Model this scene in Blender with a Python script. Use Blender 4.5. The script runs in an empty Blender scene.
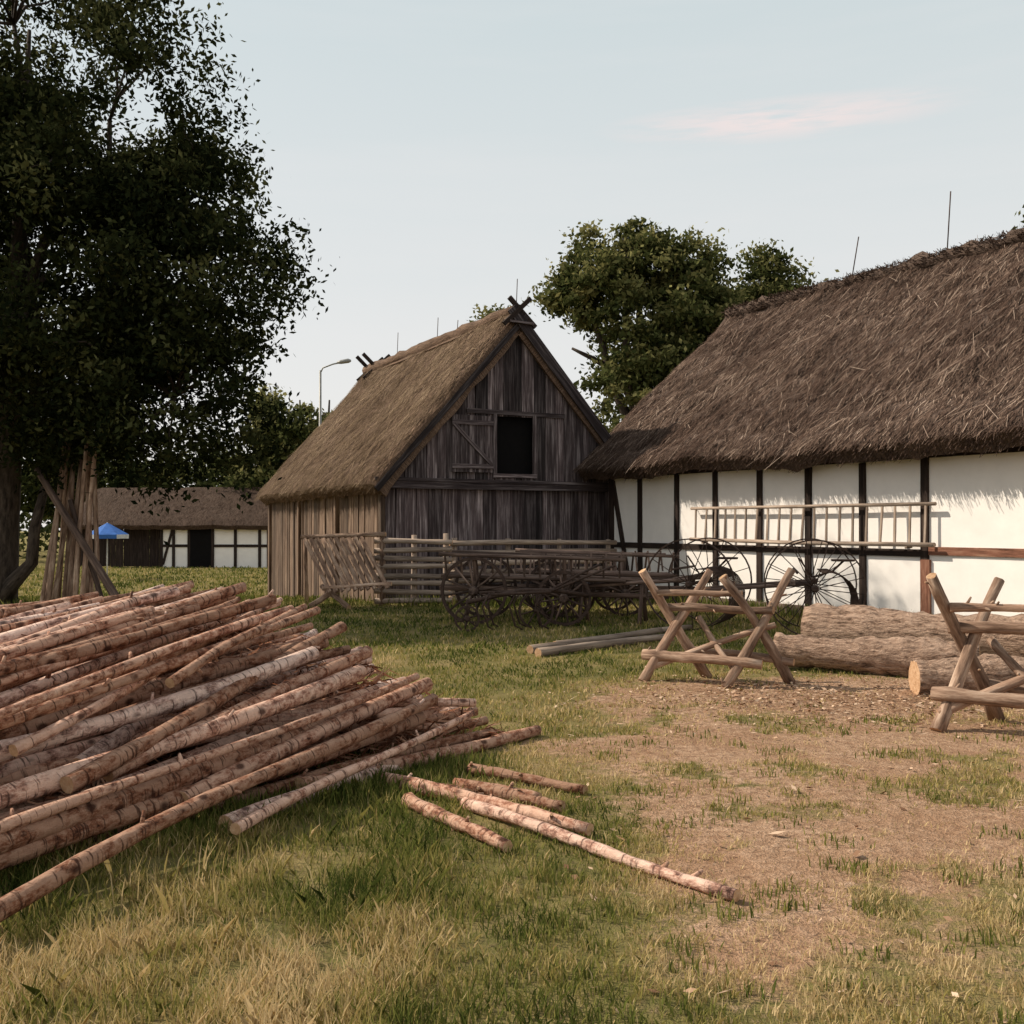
import bpy, math, random
import numpy as np
from mathutils import Vector, Matrix
random.seed(7); rng=np.random.default_rng(7)
S=bpy.context.scene
S.view_settings.view_transform='Standard'; S.view_settings.look='None'; S.view_settings.exposure=0
V3=Vector
# ---------------------------------------------------------------- noise / terrain
def vnoise(x,y,seed=0):
    x=np.asarray(x,float); y=np.asarray(y,float)
    xi=np.floor(x); yi=np.floor(y); fx=x-xi; fy=y-yi
    fx=fx*fx*(3-2*fx); fy=fy*fy*(3-2*fy)
    def h(a,b):
        v=np.sin(a*127.1+b*311.7+seed*74.7)*43758.5453
        return v-np.floor(v)
    return (h(xi,yi)*(1-fx)+h(xi+1,yi)*fx)*(1-fy)+(h(xi,yi+1)*(1-fx)+h(xi+1,yi+1)*fx)*fy
def fbm(x,y,seed=0,o=4):
    s=0;a=.5;t=0
    for i in range(o):
        s=s+a*vnoise(x*2**i,y*2**i,seed+i*3); t+=a; a*=.55
    return s/t
def sm(a,b,x):
    t=np.clip((np.asarray(x,float)-a)/(b-a),0,1); return t*t*(3-2*t)
def gz(x,y):
    return -0.5*sm(21,31,y)+0.035*(fbm(np.asarray(x)*.6,np.asarray(y)*.6,5)-.5)
def dirt(x,y):
    x=np.asarray(x,float); y=np.asarray(y,float)
    n=fbm(x*.9,y*.9,11,5); n2=fbm(x*3.1,y*3.1,21,4); n3=fbm(x*1.7+9,y*1.7,51,5)
    m=sm(-.3,1.6,x-.12*np.abs(y-7)+(n-.5)*2.0)*sm(0,2.4,11.5-y+(n-.5)*2.5)*sm(-.6,1.6,y-3.6+(n-.5)*2.4-.22*(x-1))
    m=m*(1-.55*sm(3.2,5.4,x+(n-.5)*2)*sm(0,1,8-y))
    m=m*(1-.65*sm(.54,.64,n3))
    m=m*sm(.28,.54,n*.5+n2*.5+.03)
    m=np.maximum(m,.85*sm(0,1,1.8-np.hypot((x-3.4)/1.8,(y-9.9)/.9)+(n2-.5)))
    return np.clip(m,0,1)
# ---------------------------------------------------------------- material helpers
def newmat(name):
    m=bpy.data.materials.new(name); m.use_nodes=True
    nt=m.node_tree; nt.nodes.clear()
    o=nt.nodes.new('ShaderNodeOutputMaterial'); b=nt.nodes.new('ShaderNodeBsdfPrincipled')
    b.inputs['Roughness'].default_value=.85
    b.inputs['Specular IOR Level'].default_value=.2
    nt.links.new(b.outputs[0],o.inputs[0]); return m,nt,b,o
def N(nt,t,**k):
    n=nt.nodes.new(t)
    for a,v in k.items(): setattr(n,a,v)
    return n
def attr(nt,name,out='Vector'):
    a=N(nt,'ShaderNodeAttribute',attribute_name=name); return a.outputs[out]
def scaled(nt,vec,s):
    m=N(nt,'ShaderNodeMapping'); m.inputs['Scale'].default_value=s; nt.links.new(vec,m.inputs['Vector']); return m.outputs[0]
def noise(nt,vec,scale,detail=4,rough=.6):
    n=N(nt,'ShaderNodeTexNoise'); n.inputs['Scale'].default_value=scale; n.inputs['Detail'].default_value=min(detail,4); n.inputs['Roughness'].default_value=rough
    nt.links.new(vec,n.inputs['Vector']); return n.outputs['Fac']
def ramp(nt,f,stops):
    r=N(nt,'ShaderNodeValToRGB'); e=r.color_ramp.elements
    while len(e)<len(stops): e.new(.5)
    for i,(p,c) in enumerate(stops): e[i].position=p; e[i].color=(*c,1) if len(c)==3 else c
    nt.links.new(f,r.inputs[0]); return r.outputs[0]
def mix(nt,f,a,b,mode='MIX'):
    m=N(nt,'ShaderNodeMix',data_type='RGBA',blend_type=mode)
    for s,v in ((0,f),(6,a),(7,b)):
        if hasattr(v,'node'): nt.links.new(v,m.inputs[s])
        else: m.inputs[s].default_value=v if s==0 else (*v,1)
    return m.outputs[2]
def bump(nt,b,h,st=.4,d=.02):
    n=N(nt,'ShaderNodeBump'); n.inputs['Strength'].default_value=st; n.inputs['Distance'].default_value=d
    nt.links.new(h,n.inputs['Height']); nt.links.new(n.outputs[0],b.inputs['Normal'])
def mth(nt,op,a,b=None):
    m=N(nt,'ShaderNodeMath',operation=op)
    for i,v in enumerate((a,b)):
        if v is None: continue
        if hasattr(v,'node'): nt.links.new(v,m.inputs[i])
        else: m.inputs[i].default_value=v
    return m.outputs[0]
def wood(name,dark,mid,light,gx=28,gz_=1.6,var=.5,warm=None,bs=.5):
    m,nt,b,o=newmat(name)
    lc=attr(nt,'lc'); r=attr(nt,'rnd','Fac')
    n=noise(nt,scaled(nt,lc,(gx,gx,gz_)),1.0,4,.68)
    n2=noise(nt,scaled(nt,lc,(3,3,.9)),1.0,3)
    c=ramp(nt,n,[(.3,dark),(.5,mid),(.72,light)])
    c2=mix(nt,ramp(nt,n2,[(.38,(0,0,0)),(.62,(1,1,1))]),c,warm or mid)
    c=mix(nt,.45,c,c2)
    v=mth(nt,'ADD',mth(nt,'MULTIPLY',r,var),1-var/2)
    hv=N(nt,'ShaderNodeHueSaturation'); nt.links.new(c,hv.inputs['Color']); nt.links.new(v,hv.inputs['Value'])
    nt.links.new(hv.outputs[0],b.inputs['Base Color']); bump(nt,b,n,bs,.015); return m
M={}
M['barn']=wood('weathered_planks',(.015,.010,.011),(.085,.064,.064),(.36,.30,.295),22,1.0,1.4,(.045,.03,.03))
M['barn_side']=wood('warm_planks',(.035,.022,.016),(.17,.112,.08),(.36,.265,.19),26,1.3,1.0,(.10,.062,.042))
M['timber']=wood('dark_timber',(.010,.007,.006),(.03,.019,.015),(.07,.048,.037),20,1.5,.4)
M['redtimber']=wood('red_timber',(.06,.025,.015),(.22,.095,.06),(.38,.22,.15),20,2.5,.4)
M['grey']=wood('grey_poles',(.08,.055,.043),(.30,.225,.175),(.56,.44,.35),22,1.5,.7)
M['wagon']=wood('wagon_wood',(.025,.016,.013),(.12,.077,.06),(.30,.21,.165),22,1.5,.8)
M['horse']=wood('peeled_wood',(.06,.032,.022),(.33,.21,.145),(.66,.49,.37),17,2.6,.7,(.16,.09,.06),1)
M['cut']=wood('cut_wood',(.30,.16,.08),(.50,.30,.17),(.64,.45,.29),30,30,.5)
M['tbark']=wood('tree_bark',(.012,.009,.007),(.06,.045,.036),(.13,.10,.08),16,4,.3,bs=1)
def bark_mat(name,pale,mid,dark,ringscale=9,bd=.012,furrow=False):
    m,nt,b,o=newmat(name); lc=attr(nt,'lc'); r=attr(nt,'rnd','Fac')
    a=noise(nt,scaled(nt,lc,(26,26,7) if furrow else (22,22,14)),1,4,.76)
    pat=noise(nt,scaled(nt,lc,(9,9,4.5)),1,4,.68)
    c=ramp(nt,a,[(.33,dark),(.47,mid),(.62,pale)])
    c=mix(nt,ramp(nt,pat,[(.47,(0,0,0)),(.56,(.4,.4,.4) if furrow else (.75,.75,.75))]),c,pale)
    if not furrow:
        ring=noise(nt,scaled(nt,lc,(6,6,ringscale*6)),1,2,.6)
        kn=N(nt,'ShaderNodeTexVoronoi'); kn.inputs['Scale'].default_value=1; nt.links.new(scaled(nt,lc,(7,7,5)),kn.inputs['Vector'])
        c=mix(nt,ramp(nt,ring,[(.57,(0,0,0)),(.66,(.85,.85,.85))]),c,dark)
        c=mix(nt,ramp(nt,kn.outputs['Distance'],[(.10,(.9,.9,.9)),(.2,(0,0,0))]),c,dark)
    v=mth(nt,'ADD',mth(nt,'MULTIPLY',r,.95),.5)
    hv=N(nt,'ShaderNodeHueSaturation'); nt.links.new(c,hv.inputs['Color']); nt.links.new(v,hv.inputs['Value'])
    nt.links.new(ramp(nt,r,[(0,(1.2,1.2,1.2)),(.7,(1.05,1.05,1.05)),(1,(.7,.7,.7))]),hv.inputs['Saturation'])
    nt.links.new(hv.outputs[0],b.inputs['Base Color']); bump(nt,b,mth(nt,'ADD',a,mth(nt,'MULTIPLY',pat,.8)),1,bd); return m
M['log']=bark_mat('log_bark',(.58,.375,.28),(.31,.15,.10),(.06,.026,.018))
M['trunk']=bark_mat('trunk_bark',(.50,.35,.265),(.27,.175,.125),(.06,.038,.028),2,.05,True)
def thatchmat(name,k):
    m,nt,b,o=newmat(name); lc=attr(nt,'lc')
    n=noise(nt,scaled(nt,lc,(45,45,3)),1,4,.7); n2=noise(nt,scaled(nt,lc,(1.1,1.1,.7)),1,4,.65)
    n3=noise(nt,scaled(nt,lc,(3,3,9)),1,3,.6)
    t=lambda c:tuple(x*y for x,y in zip(c,k))
    c=ramp(nt,n,[(.3,t((.03,.02,.016))),(.5,t((.125,.083,.064))),(.72,t((.28,.20,.155)))])
    c=mix(nt,ramp(nt,n2,[(.35,(0,0,0)),(.7,(.6,.6,.6))]),c,t((.065,.045,.034)))
    nt.links.new(c,b.inputs['Base Color']); bump(nt,b,mth(nt,'ADD',n,mth(nt,'MULTIPLY',n3,.8)),.9,.04)
    b.inputs['Roughness'].default_value=.95; return m
M['thatch']=thatchmat('thatch',(1,1,1)); M['thatch_barn']=thatchmat('thatch_barn',(1.35,1.25,1.1)); M['thatch_dark']=thatchmat('thatch_dark',(.7,.65,.6))
def rndmat(name,stops,trans=.0):
    m=bpy.data.materials.new(name); m.use_nodes=True; nt=m.node_tree; nt.nodes.clear()
    o=N(nt,'ShaderNodeOutputMaterial'); b=N(nt,'ShaderNodeBsdfDiffuse'); c=ramp(nt,attr(nt,'rnd','Fac'),stops)
    nt.links.new(c,b.inputs[0]); nt.links.new(b.outputs[0],o.inputs[0])
    if trans:
        t=N(nt,'ShaderNodeBsdfTranslucent'); nt.links.new(c,t.inputs[0]); ms=N(nt,'ShaderNodeMixShader'); ms.inputs[0].default_value=trans
        nt.links.new(b.outputs[0],ms.inputs[1]); nt.links.new(t.outputs[0],ms.inputs[2]); nt.links.new(ms.outputs[0],o.inputs[0])
    return m
M['straw']=rndmat('straw',[(0,(.020,.012,.010)),(.5,(.105,.068,.052)),(.82,(.24,.165,.125)),(1,(.50,.38,.30))])
M['straw_dark']=rndmat('straw_dark',[(0,(.015,.01,.008)),(.5,(.07,.045,.034)),(1,(.2,.14,.1))])
M['straw_barn']=rndmat('straw_barn',[(0,(.045,.03,.02)),(.5,(.165,.115,.075)),(.85,(.32,.23,.155)),(1,(.48,.36,.25))])
M['grass']=rndmat('grass_blades',[(0,(.055,.075,.018)),(.3,(.16,.178,.042)),(.55,(.32,.275,.085)),(.78,(.50,.37,.16)),(1,(.66,.50,.28))],.3)
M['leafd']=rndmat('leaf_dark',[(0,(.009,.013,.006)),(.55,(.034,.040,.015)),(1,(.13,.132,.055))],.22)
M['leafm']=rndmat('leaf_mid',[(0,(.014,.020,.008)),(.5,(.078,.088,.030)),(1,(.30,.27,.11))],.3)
M['litter']=rndmat('litter',[(0,(.14,.075,.045)),(.5,(.34,.20,.125)),(1,(.62,.45,.32))])
M['twig']=rndmat('twig',[(0,(.05,.018,.01)),(.5,(.25,.10,.055)),(1,(.50,.29,.19))])
def flat(name,c,rough=.8,metal=0,nz=.25,sc=6):
    m,nt,b,o=newmat(name); tc=N(nt,'ShaderNodeTexCoord'); n=noise(nt,tc.outputs['Object'],sc,4,.65)
    cc=ramp(nt,n,[(.3,tuple(x*(1-nz) for x in c)),(.7,tuple(min(1,x*(1+nz*.4)) for x in c))])
    nt.links.new(cc,b.inputs['Base Color']); b.inputs['Roughness'].default_value=rough; b.inputs['Metallic'].default_value=metal
    bump(nt,b,n,.3,.01); return m
M['plaster']=flat('white_plaster',(.91,.85,.80),.9,0,.07,2.2)
M['black']=flat('painted_interior_shade',(.006,.005,.005),1)  # near-black colour standing in for indoor shade
M['iron']=flat('rusty_iron',(.075,.046,.035),.7,.2,.5,20)
M['lampgrey']=flat('lamp_steel',(.30,.29,.27),.5,.3)
M['blue']=flat('blue_canvas',(.05,.15,.45),.8); M['whitec']=flat('white_canvas',(.7,.7,.7),.8)
M['brick']=flat('plinth_stone',(.2,.14,.11),.9,0,.5,8)
# ---------------------------------------------------------------- mesh builder
class MB:
    def __init__(s): s.V=[];s.F=[];s.L=[];s.R=[];s.M=[];s.S=[]
    def add(s,vs,fs,lc,r,mi=0,sm_=False):
        o=len(s.V); s.V+=[tuple(v) for v in vs]; s.L+=[tuple(l) for l in lc]; s.R+=[r]*len(vs)
        for k,f in enumerate(fs):
            s.F.append([i+o for i in f]); s.M.append(mi[k] if isinstance(mi,list) else mi); s.S.append(sm_[k] if isinstance(sm_,list) else sm_)
    def beam(s,p0,p1,w,t,up=(0,0,1),mi=0,jit=0,r=None):
        p0=V3(p0);p1=V3(p1);z=(p1-p0);L=z.length;z.normalize();u=V3(up)
        x=z.cross(u)
        if x.length<1e-4: x=z.cross(V3((1,0,0)))
        x.normalize(); y=x.cross(z).normalized()
        r=random.random() if r is None else r; ox,oz=random.random()*50,random.random()*50
        vs=[];lc=[]
        for kz in (0,1):
            for a,b in ((-1,-1),(1,-1),(1,1),(-1,1)):
                q=(p0,p1)[kz]+x*(a*w/2+random.uniform(-jit,jit))+y*(b*t/2)+z*random.uniform(-jit,jit)*2
                vs.append(q); lc.append((a*w/2+ox,b*t/2,kz*L+oz))
        s.add(vs,[[3,2,1,0],[4,5,6,7],[0,1,5,4],[1,2,6,5],[2,3,7,6],[3,0,4,7]],lc,r,mi)
    def tube(s,pts,rad,sides=8,mi=0,cap=None,rough=0,r=None):
        pts=[V3(p) for p in pts]; n=len(pts)
        if not hasattr(rad,'__len__'): rad=[rad]*n
        r=random.random() if r is None else r; oz=random.random()*60; ox=random.random()*20
        d=(pts[1]-pts[0]).normalized(); ref=V3((0,0,1)) if abs(d.z)<.9 else V3((1,0,0))
        x=d.cross(ref).normalized(); vs=[];lc=[];L=0
        for i,p in enumerate(pts):
            d=(pts[min(i+1,n-1)]-pts[max(i-1,0)]).normalized()
            x=(x-d*x.dot(d)).normalized(); y=d.cross(x)
            if i: L+=(pts[i]-pts[i-1]).length
            for k in range(sides):
                a=2*math.pi*k/sides; rr=rad[i]*(1+random.uniform(-rough,rough))
                vs.append(p+x*math.cos(a)*rr+y*math.sin(a)*rr); lc.append((math.cos(a)*rad[i]+ox,math.sin(a)*rad[i],L+oz))
        fs=[];ms=[];ss=[]
        for i in range(n-1):
            for k in range(sides):
                k2=(k+1)%sides; fs.append([i*sides+k,i*sides+k2,(i+1)*sides+k2,(i+1)*sides+k]); ms.append(mi); ss.append(True)
        c=mi if cap is None else cap
        fs.append(list(range(sides))[::-1]); fs.append([ (n-1)*sides+k for k in range(sides)]); ms+=[c,c]; ss+=[False,False]
        s.add(vs,fs,lc,r,ms,ss)
    def log(s,p0,p1,r0,r1,sides=12,segs=8,bend=.02,mi=0,cap=1,rough=.07,stubs=0):
        p0=V3(p0);p1=V3(p1);d=p1-p0
        b=V3((random.uniform(-1,1),random.uniform(-1,1),random.uniform(-.4,.6)))*bend*d.length
        b2=V3((random.uniform(-1,1),random.uniform(-1,1),random.uniform(-1,1)))*bend*.4*d.length
        pts=[];rad=[]
        for i in range(segs+1):
            t=i/segs; pts.append(p0+d*t+b*math.sin(math.pi*t)+b2*math.sin(2*math.pi*t)); rad.append((r0+(r1-r0)*t)*random.uniform(.90,1.12))
        s.tube(pts,rad,sides,mi,cap,rough)
        dn=d.normalized()
        for i in range(stubs):
            k=random.randrange(0,segs); q=pts[k].lerp(pts[k+1],random.random()); o=V3((random.gauss(0,1),random.gauss(0,1),random.gauss(.3,1))); o=(o-dn*o.dot(dn)).normalized()
            s.tube([q+o*rad[k]*.6,q+(o+dn*.4)*(rad[k]+random.uniform(.01,.05))],[random.uniform(.010,.017),.008],6,mi,cap)
    def grid(s,fn,nu,nv,mi=0,smooth=True,r=.5):
        vs=[];lc=[]
        for j in range(nv+1):
            for i in range(nu+1):
                p,l=fn(i/nu,j/nv); vs.append(p); lc.append(l)
        fs=[[j*(nu+1)+i,j*(nu+1)+i+1,(j+1)*(nu+1)+i+1,(j+1)*(nu+1)+i] for j in range(nv) for i in range(nu)]
        s.add(vs,fs,lc,r,mi,smooth)
    def obj(s,name,mats,parent=None,loc=None,rotz=0):
        me=bpy.data.meshes.new(name); me.from_pydata(s.V,[],s.F)
        for m in mats: me.materials.append(M[m] if isinstance(m,str) else m)
        me.polygons.foreach_set('material_index',s.M); me.polygons.foreach_set('use_smooth',s.S)
        a=me.attributes.new('lc','FLOAT_VECTOR','POINT'); a.data.foreach_set('vector',np.array(s.L,'f').ravel())
        a=me.attributes.new('rnd','FLOAT','POINT'); a.data.foreach_set('value',np.array(s.R,'f'))
        me.update(); o=bpy.data.objects.new(name,me); S.collection.objects.link(o)
        if parent: o.parent=parent
        if loc is not None: o.location=loc
        o.rotation_euler[2]=rotz; return o
def empty(name,loc=(0,0,0),rotz=0):
    e=bpy.data.objects.new(name,None); S.collection.objects.link(e); e.location=loc; e.rotation_euler[2]=rotz; e.empty_display_size=.3; return e
def polys(name,VV,rnd,mat,parent=None,lc=None):
    n,k,_=VV.shape; me=bpy.data.meshes.new(name)
    me.vertices.add(n*k); me.vertices.foreach_set('co',VV.astype('f').ravel())
    me.loops.add(n*k); me.loops.foreach_set('vertex_index',np.arange(n*k,dtype='i'))
    me.polygons.add(n); me.polygons.foreach_set('loop_start',np.arange(0,n*k,k,dtype='i')); me.polygons.foreach_set('loop_total',np.full(n,k,'i'))
    me.materials.append(M[mat]); me.update(calc_edges=True)
    a=me.attributes.new('rnd','FLOAT','POINT'); a.data.foreach_set('value',np.repeat(np.clip(rnd,0,1),k).astype('f'))
    o=bpy.data.objects.new(name,me); S.collection.objects.link(o)
    if parent: o.parent=parent
    return o
# ---------------------------------------------------------------- camera
cam=bpy.data.cameras.new('camera'); co=bpy.data.objects.new('camera',cam); S.collection.objects.link(co); S.camera=co
cam.sensor_width=36; cam.lens=36; cam.clip_end=2000; cam.clip_start=.05
co.location=(0,0,1.65); co.rotation_euler=(math.radians(90+.73),0,0)
def P(px,py,Y): return V3(((px-512)/1024*Y,Y,1.65+(525-py)*Y/1024))
def G(px,Y,z=0): x=(px-512)/1024*Y; return V3((x,Y,float(gz(x,Y))+z))
# ---------------------------------------------------------------- light
elev=math.radians(41); az=math.atan2(-.972,.235)
sd=V3((math.sin(az)*math.cos(elev),math.cos(az)*math.cos(elev),math.sin(elev)))
sl=bpy.data.lights.new('sun','SUN'); sl.energy=5.0; sl.angle=math.radians(.5); sl.color=(1,.90,.75)
so=bpy.data.objects.new('sun',sl); S.collection.objects.link(so); so.rotation_euler=sd.to_track_quat('Z','Y').to_euler(); so.location=(-30,15,30)
w=bpy.data.worlds.new('World'); S.world=w; w.use_nodes=True; nt=w.node_tree; nt.nodes.clear()
out=N(nt,'ShaderNodeOutputWorld'); sky=N(nt,'ShaderNodeTexSky',sky_type='NISHITA'); sky.sun_disc=False
sky.sun_elevation=elev; sky.sun_rotation=az%(2*math.pi); sky.dust_density=2.5; sky.air_density=1
b1=N(nt,'ShaderNodeBackground'); b1.inputs[1].default_value=.12; nt.links.new(sky.outputs[0],b1.inputs[0])
tc=N(nt,'ShaderNodeTexCoord'); sx=N(nt,'ShaderNodeSeparateXYZ'); nt.links.new(tc.outputs['Generated'],sx.inputs[0])
hz=ramp(nt,sx.outputs[2],[(0,(.80,.77,.73)),(.12,(.77,.76,.74)),(.45,(.60,.665,.67)),(1,(.42,.45,.46))])
mp=N(nt,'ShaderNodeMapping'); mp.inputs['Scale'].default_value=(9,9,80); nt.links.new(tc.outputs['Generated'],mp.inputs['Vector'])
cn=noise(nt,mp.outputs[0],1.1,4,.62)
vd=N(nt,'ShaderNodeVectorMath',operation='DISTANCE'); mp2=N(nt,'ShaderNodeMapping'); mp2.inputs['Scale'].default_value=(1,1,9); nt.links.new(tc.outputs['Generated'],mp2.inputs['Vector'])
nt.links.new(mp2.outputs[0],vd.inputs[0]); 
cd=V3(((785-512)/1024,1,(527-119)/1024)).normalized(); vd.inputs[1].default_value=(cd.x,cd.y,cd.z*9)
fall=ramp(nt,vd.outputs['Value'],[(0.02,(1,1,1)),(.17,(0,0,0))])
cm=mth(nt,'MULTIPLY',ramp(nt,cn,[(.36,(0,0,0)),(.54,(1,1,1))]),fall)
cl=mix(nt,mth(nt,'MULTIPLY',cm,1.0),hz,(.86,.735,.70))
cl=mix(nt,mth(nt,'MULTIPLY',ramp(nt,noise(nt,mp.outputs[0],.2,4),[(.45,(0,0,0)),(.8,(1,1,1))]),.3),cl,(.80,.77,.75))
b2=N(nt,'ShaderNodeBackground'); nt.links.new(cl,b2.inputs[0]); b2.inputs[1].default_value=1.14
ms=N(nt,'ShaderNodeMixShader'); ms.inputs[0].default_value=.88; nt.links.new(b1.outputs[0],ms.inputs[1]); nt.links.new(b2.outputs[0],ms.inputs[2]); nt.links.new(ms.outputs[0],out.inputs[0])
# ---------------------------------------------------------------- ground
def ground():
    n=440; s=np.linspace(-1,1,n); xs=1+.95*np.sinh(6.6*s); ys=6.5+.95*np.sinh(6.6*s)
    X,Y=np.meshgrid(xs,ys); Z=gz(X,Y)+.03*(fbm(X*4,Y*4,9)-.5)*sm(40,15,np.hypot(X,Y))
    v=np.stack([X,Y,Z],-1).reshape(-1,3)
    idx=np.arange(n*n).reshape(n,n); f=np.stack([idx[:-1,:-1],idx[:-1,1:],idx[1:,1:],idx[1:,:-1]],-1).reshape(-1,4)
    me=bpy.data.meshes.new('ground'); me.vertices.add(len(v)); me.vertices.foreach_set('co',v.astype('f').ravel())
    me.loops.add(f.size); me.loops.foreach_set('vertex_index',f.ravel().astype('i')); me.polygons.add(len(f))
    me.polygons.foreach_set('loop_start',np.arange(0,f.size,4,dtype='i')); me.polygons.foreach_set('loop_total',np.full(len(f),4,'i'))
    me.polygons.foreach_set('use_smooth',np.ones(len(f),bool)); me.update(calc_edges=True)
    a=me.attributes.new('dirt','FLOAT','POINT'); a.data.foreach_set('value',dirt(X,Y).ravel().astype('f'))
    m,nt,b,o=newmat('ground_soil_and_turf'); tc=N(nt,'ShaderNodeTexCoord'); ob=tc.outputs['Object']
    n1=noise(nt,ob,1.1,4,.7); n2=noise(nt,ob,14,4,.75); n3=noise(nt,ob,70,3,.7)
    gr=ramp(nt,n1,[(.3,(.10,.105,.032)),(.5,(.20,.175,.06)),(.7,(.38,.275,.13))])
    gr=mix(nt,ramp(nt,n2,[(.35,(0,0,0)),(.65,(.7,.7,.7))]),gr,(.19,.14,.07))
    di=ramp(nt,n2,[(.28,(.17,.095,.06)),(.48,(.46,.29,.185)),(.72,(.70,.48,.335))])
    di=mix(nt,ramp(nt,n1,[(.42,(0,0,0)),(.58,(.6,.6,.6))]),di,(.36,.205,.12))
    di=mix(nt,ramp(nt,n3,[(.35,(.65,.65,.65)),(.58,(0,0,0))]),di,(.19,.105,.065))
    dd=mth(nt,'ADD',attr(nt,'dirt','Fac'),mth(nt,'MULTIPLY',mth(nt,'SUBTRACT',n2,.5),1.1))
    c=mix(nt,ramp(nt,dd,[(.15,(0,0,0)),(.55,(1,1,1))]),gr,di)
    nt.links.new(c,b.inputs['Base Color']); b.inputs['Roughness'].default_value=1; b.inputs['Specular IOR Level'].default_value=.05
    bump(nt,b,mth(nt,'ADD',n2,mth(nt,'MULTIPLY',n3,.5)),.9,.045)
    me.materials.append(m); ob_=bpy.data.objects.new('ground',me); S.collection.objects.link(ob_)
ground()
# ---------------------------------------------------------------- grass
def blades(x,y,h,w,col,lean=.5):
    n=len(x); z=gz(x,y)-.005; a=rng.uniform(0,2*np.pi,n); la=rng.uniform(0,2*np.pi,n); le=rng.uniform(.1,1,n)*lean*h
    b=np.stack([x,y,z],-1); wv=np.stack([np.cos(a),np.sin(a),0*a],-1)*w[:,None]/2
    mid=b+np.stack([np.cos(la)*le*.35,np.sin(la)*le*.35,h*.6],-1); tip=b+np.stack([np.cos(la)*le,np.sin(la)*le,h],-1)
    return np.stack([b-wv,b+wv,mid+wv*.8,tip,mid-wv*.8],1)
def grassfield():
    out=[];cr=[]
    for (y0,y1,dens,h0,h1,w0) in ((2.4,5,4200,.018,.06,.0045),(5,8,2200,.018,.06,.006),(8,13,750,.022,.06,.011),(13,24,220,.03,.075,.02),(24,52,45,.05,.13,.04)):
        A=(y1-y0)*( (y0+y1)/2*1.25+2); n=int(A*dens)
        y=rng.uniform(y0,y1,n); x=rng.uniform(-1,1,n)*(y*.56+.5)+.15
        D=dirt(x,y); n1=fbm(x*1.3,y*1.3,31); n2=fbm(x*6,y*6,41)
        keep=rng.random(n)<np.clip((1-D*1.02)*(0.2+1.35*sm(.32,.6,n2)),.02+.22*sm(.5,.62,n2),1)
        x,y,D,n1,n2=x[keep],y[keep],D[keep],n1[keep],n2[keep]; n=len(x)
        h=rng.uniform(h0,h1,n)*(.4+1.2*n2)*(1-.55*D)*(1+.7*(x<-.3)*(y<7)); w=w0*rng.uniform(.6,1.4,n)
        dry=.31+1.5*(n1-.42)+.25*D+.18*sm(-.5,2.5,x)+.18*sm(7,4,y)*sm(.35,.6,n1)-.14*sm(9,14,y)
        c=dry+rng.normal(0,.17,n)+(rng.random(n)<.10)*.4
        out.append(blades(x,y,h,w,c,.9)); cr.append(c)
    def tuft(cx,cy,n,rad,h,c0):
        x=rng.normal(cx,rad,n); y=rng.normal(cy,rad*.7,n)
        out.append(blades(x,y,rng.uniform(.4,1,n)*h,np.full(n,.006+cy*.0004),None,.5)); cr.append(rng.normal(c0,.15,n))
    for i in range(60):
        t=rng.random(); tuft(-3.2+3.0*t+rng.normal(0,.15),4.45+2.6*t+rng.normal(0,.18),80,.13,rng.uniform(.10,.18),.25)
    for i in range(14): tuft(rng.uniform(-2.6,-1.0),rng.uniform(4.2,5.0),7,.12,.24,.8)
    for i in range(50): t=rng.random(); tuft(2.2+4.9*t,23.5-8.4*t,60,.25,.3,.25)
    for i in range(50): tuft(rng.uniform(-9,2),rng.uniform(20.3,21.6),40,.3,.3,.25)
    for i in range(25): tuft(-9.7+rng.normal(0,.8),19.0+rng.normal(0,.5),60,.2,.35,.15)
    for i in range(90): tuft(rng.uniform(.3,4.2),rng.uniform(4.0,9.5),26,.08,.06,.35)
    for i in range(70): tuft(rng.uniform(-2.5,3.0),rng.uniform(3.3,5.0),34,.06,.075,.3)
    polys('grass',np.concatenate(out),np.concatenate(cr),'grass')
grassfield()
def litter():
    n=7000; k=rng.random(n)
    x=np.where(k<.65,rng.normal(3.2,1.2,n),rng.uniform(.2,6,n)); y=np.where(k<.65,rng.normal(9.7,.65,n),rng.uniform(3.4,11,n))
    kk=rng.random(n)<np.where(k<.65,1,.4); x,y=x[kk],y[kk]; n=len(x)
    z=gz(x,y)+rng.uniform(.006,.03,n); a=rng.uniform(0,6.28,n); s=rng.uniform(.007,.030,n)*np.where(rng.random(n)<.05,1.8,1); t=rng.normal(0,.4,(n,2))
    asp=np.where(rng.random(n)<.3,.13,.45)[:,None]
    u=np.stack([np.cos(a),np.sin(a),t[:,0]*.5],-1)*s[:,None]*np.where(asp<.2,1.8,1); v=np.stack([-np.sin(a),np.cos(a),t[:,1]],-1)*s[:,None]*asp
    c=np.stack([x,y,z],-1); polys('wood_chips_and_leaves',np.stack([c-u,c-v,c+u,c+v],1),rng.random(n),'litter')
litter()
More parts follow.
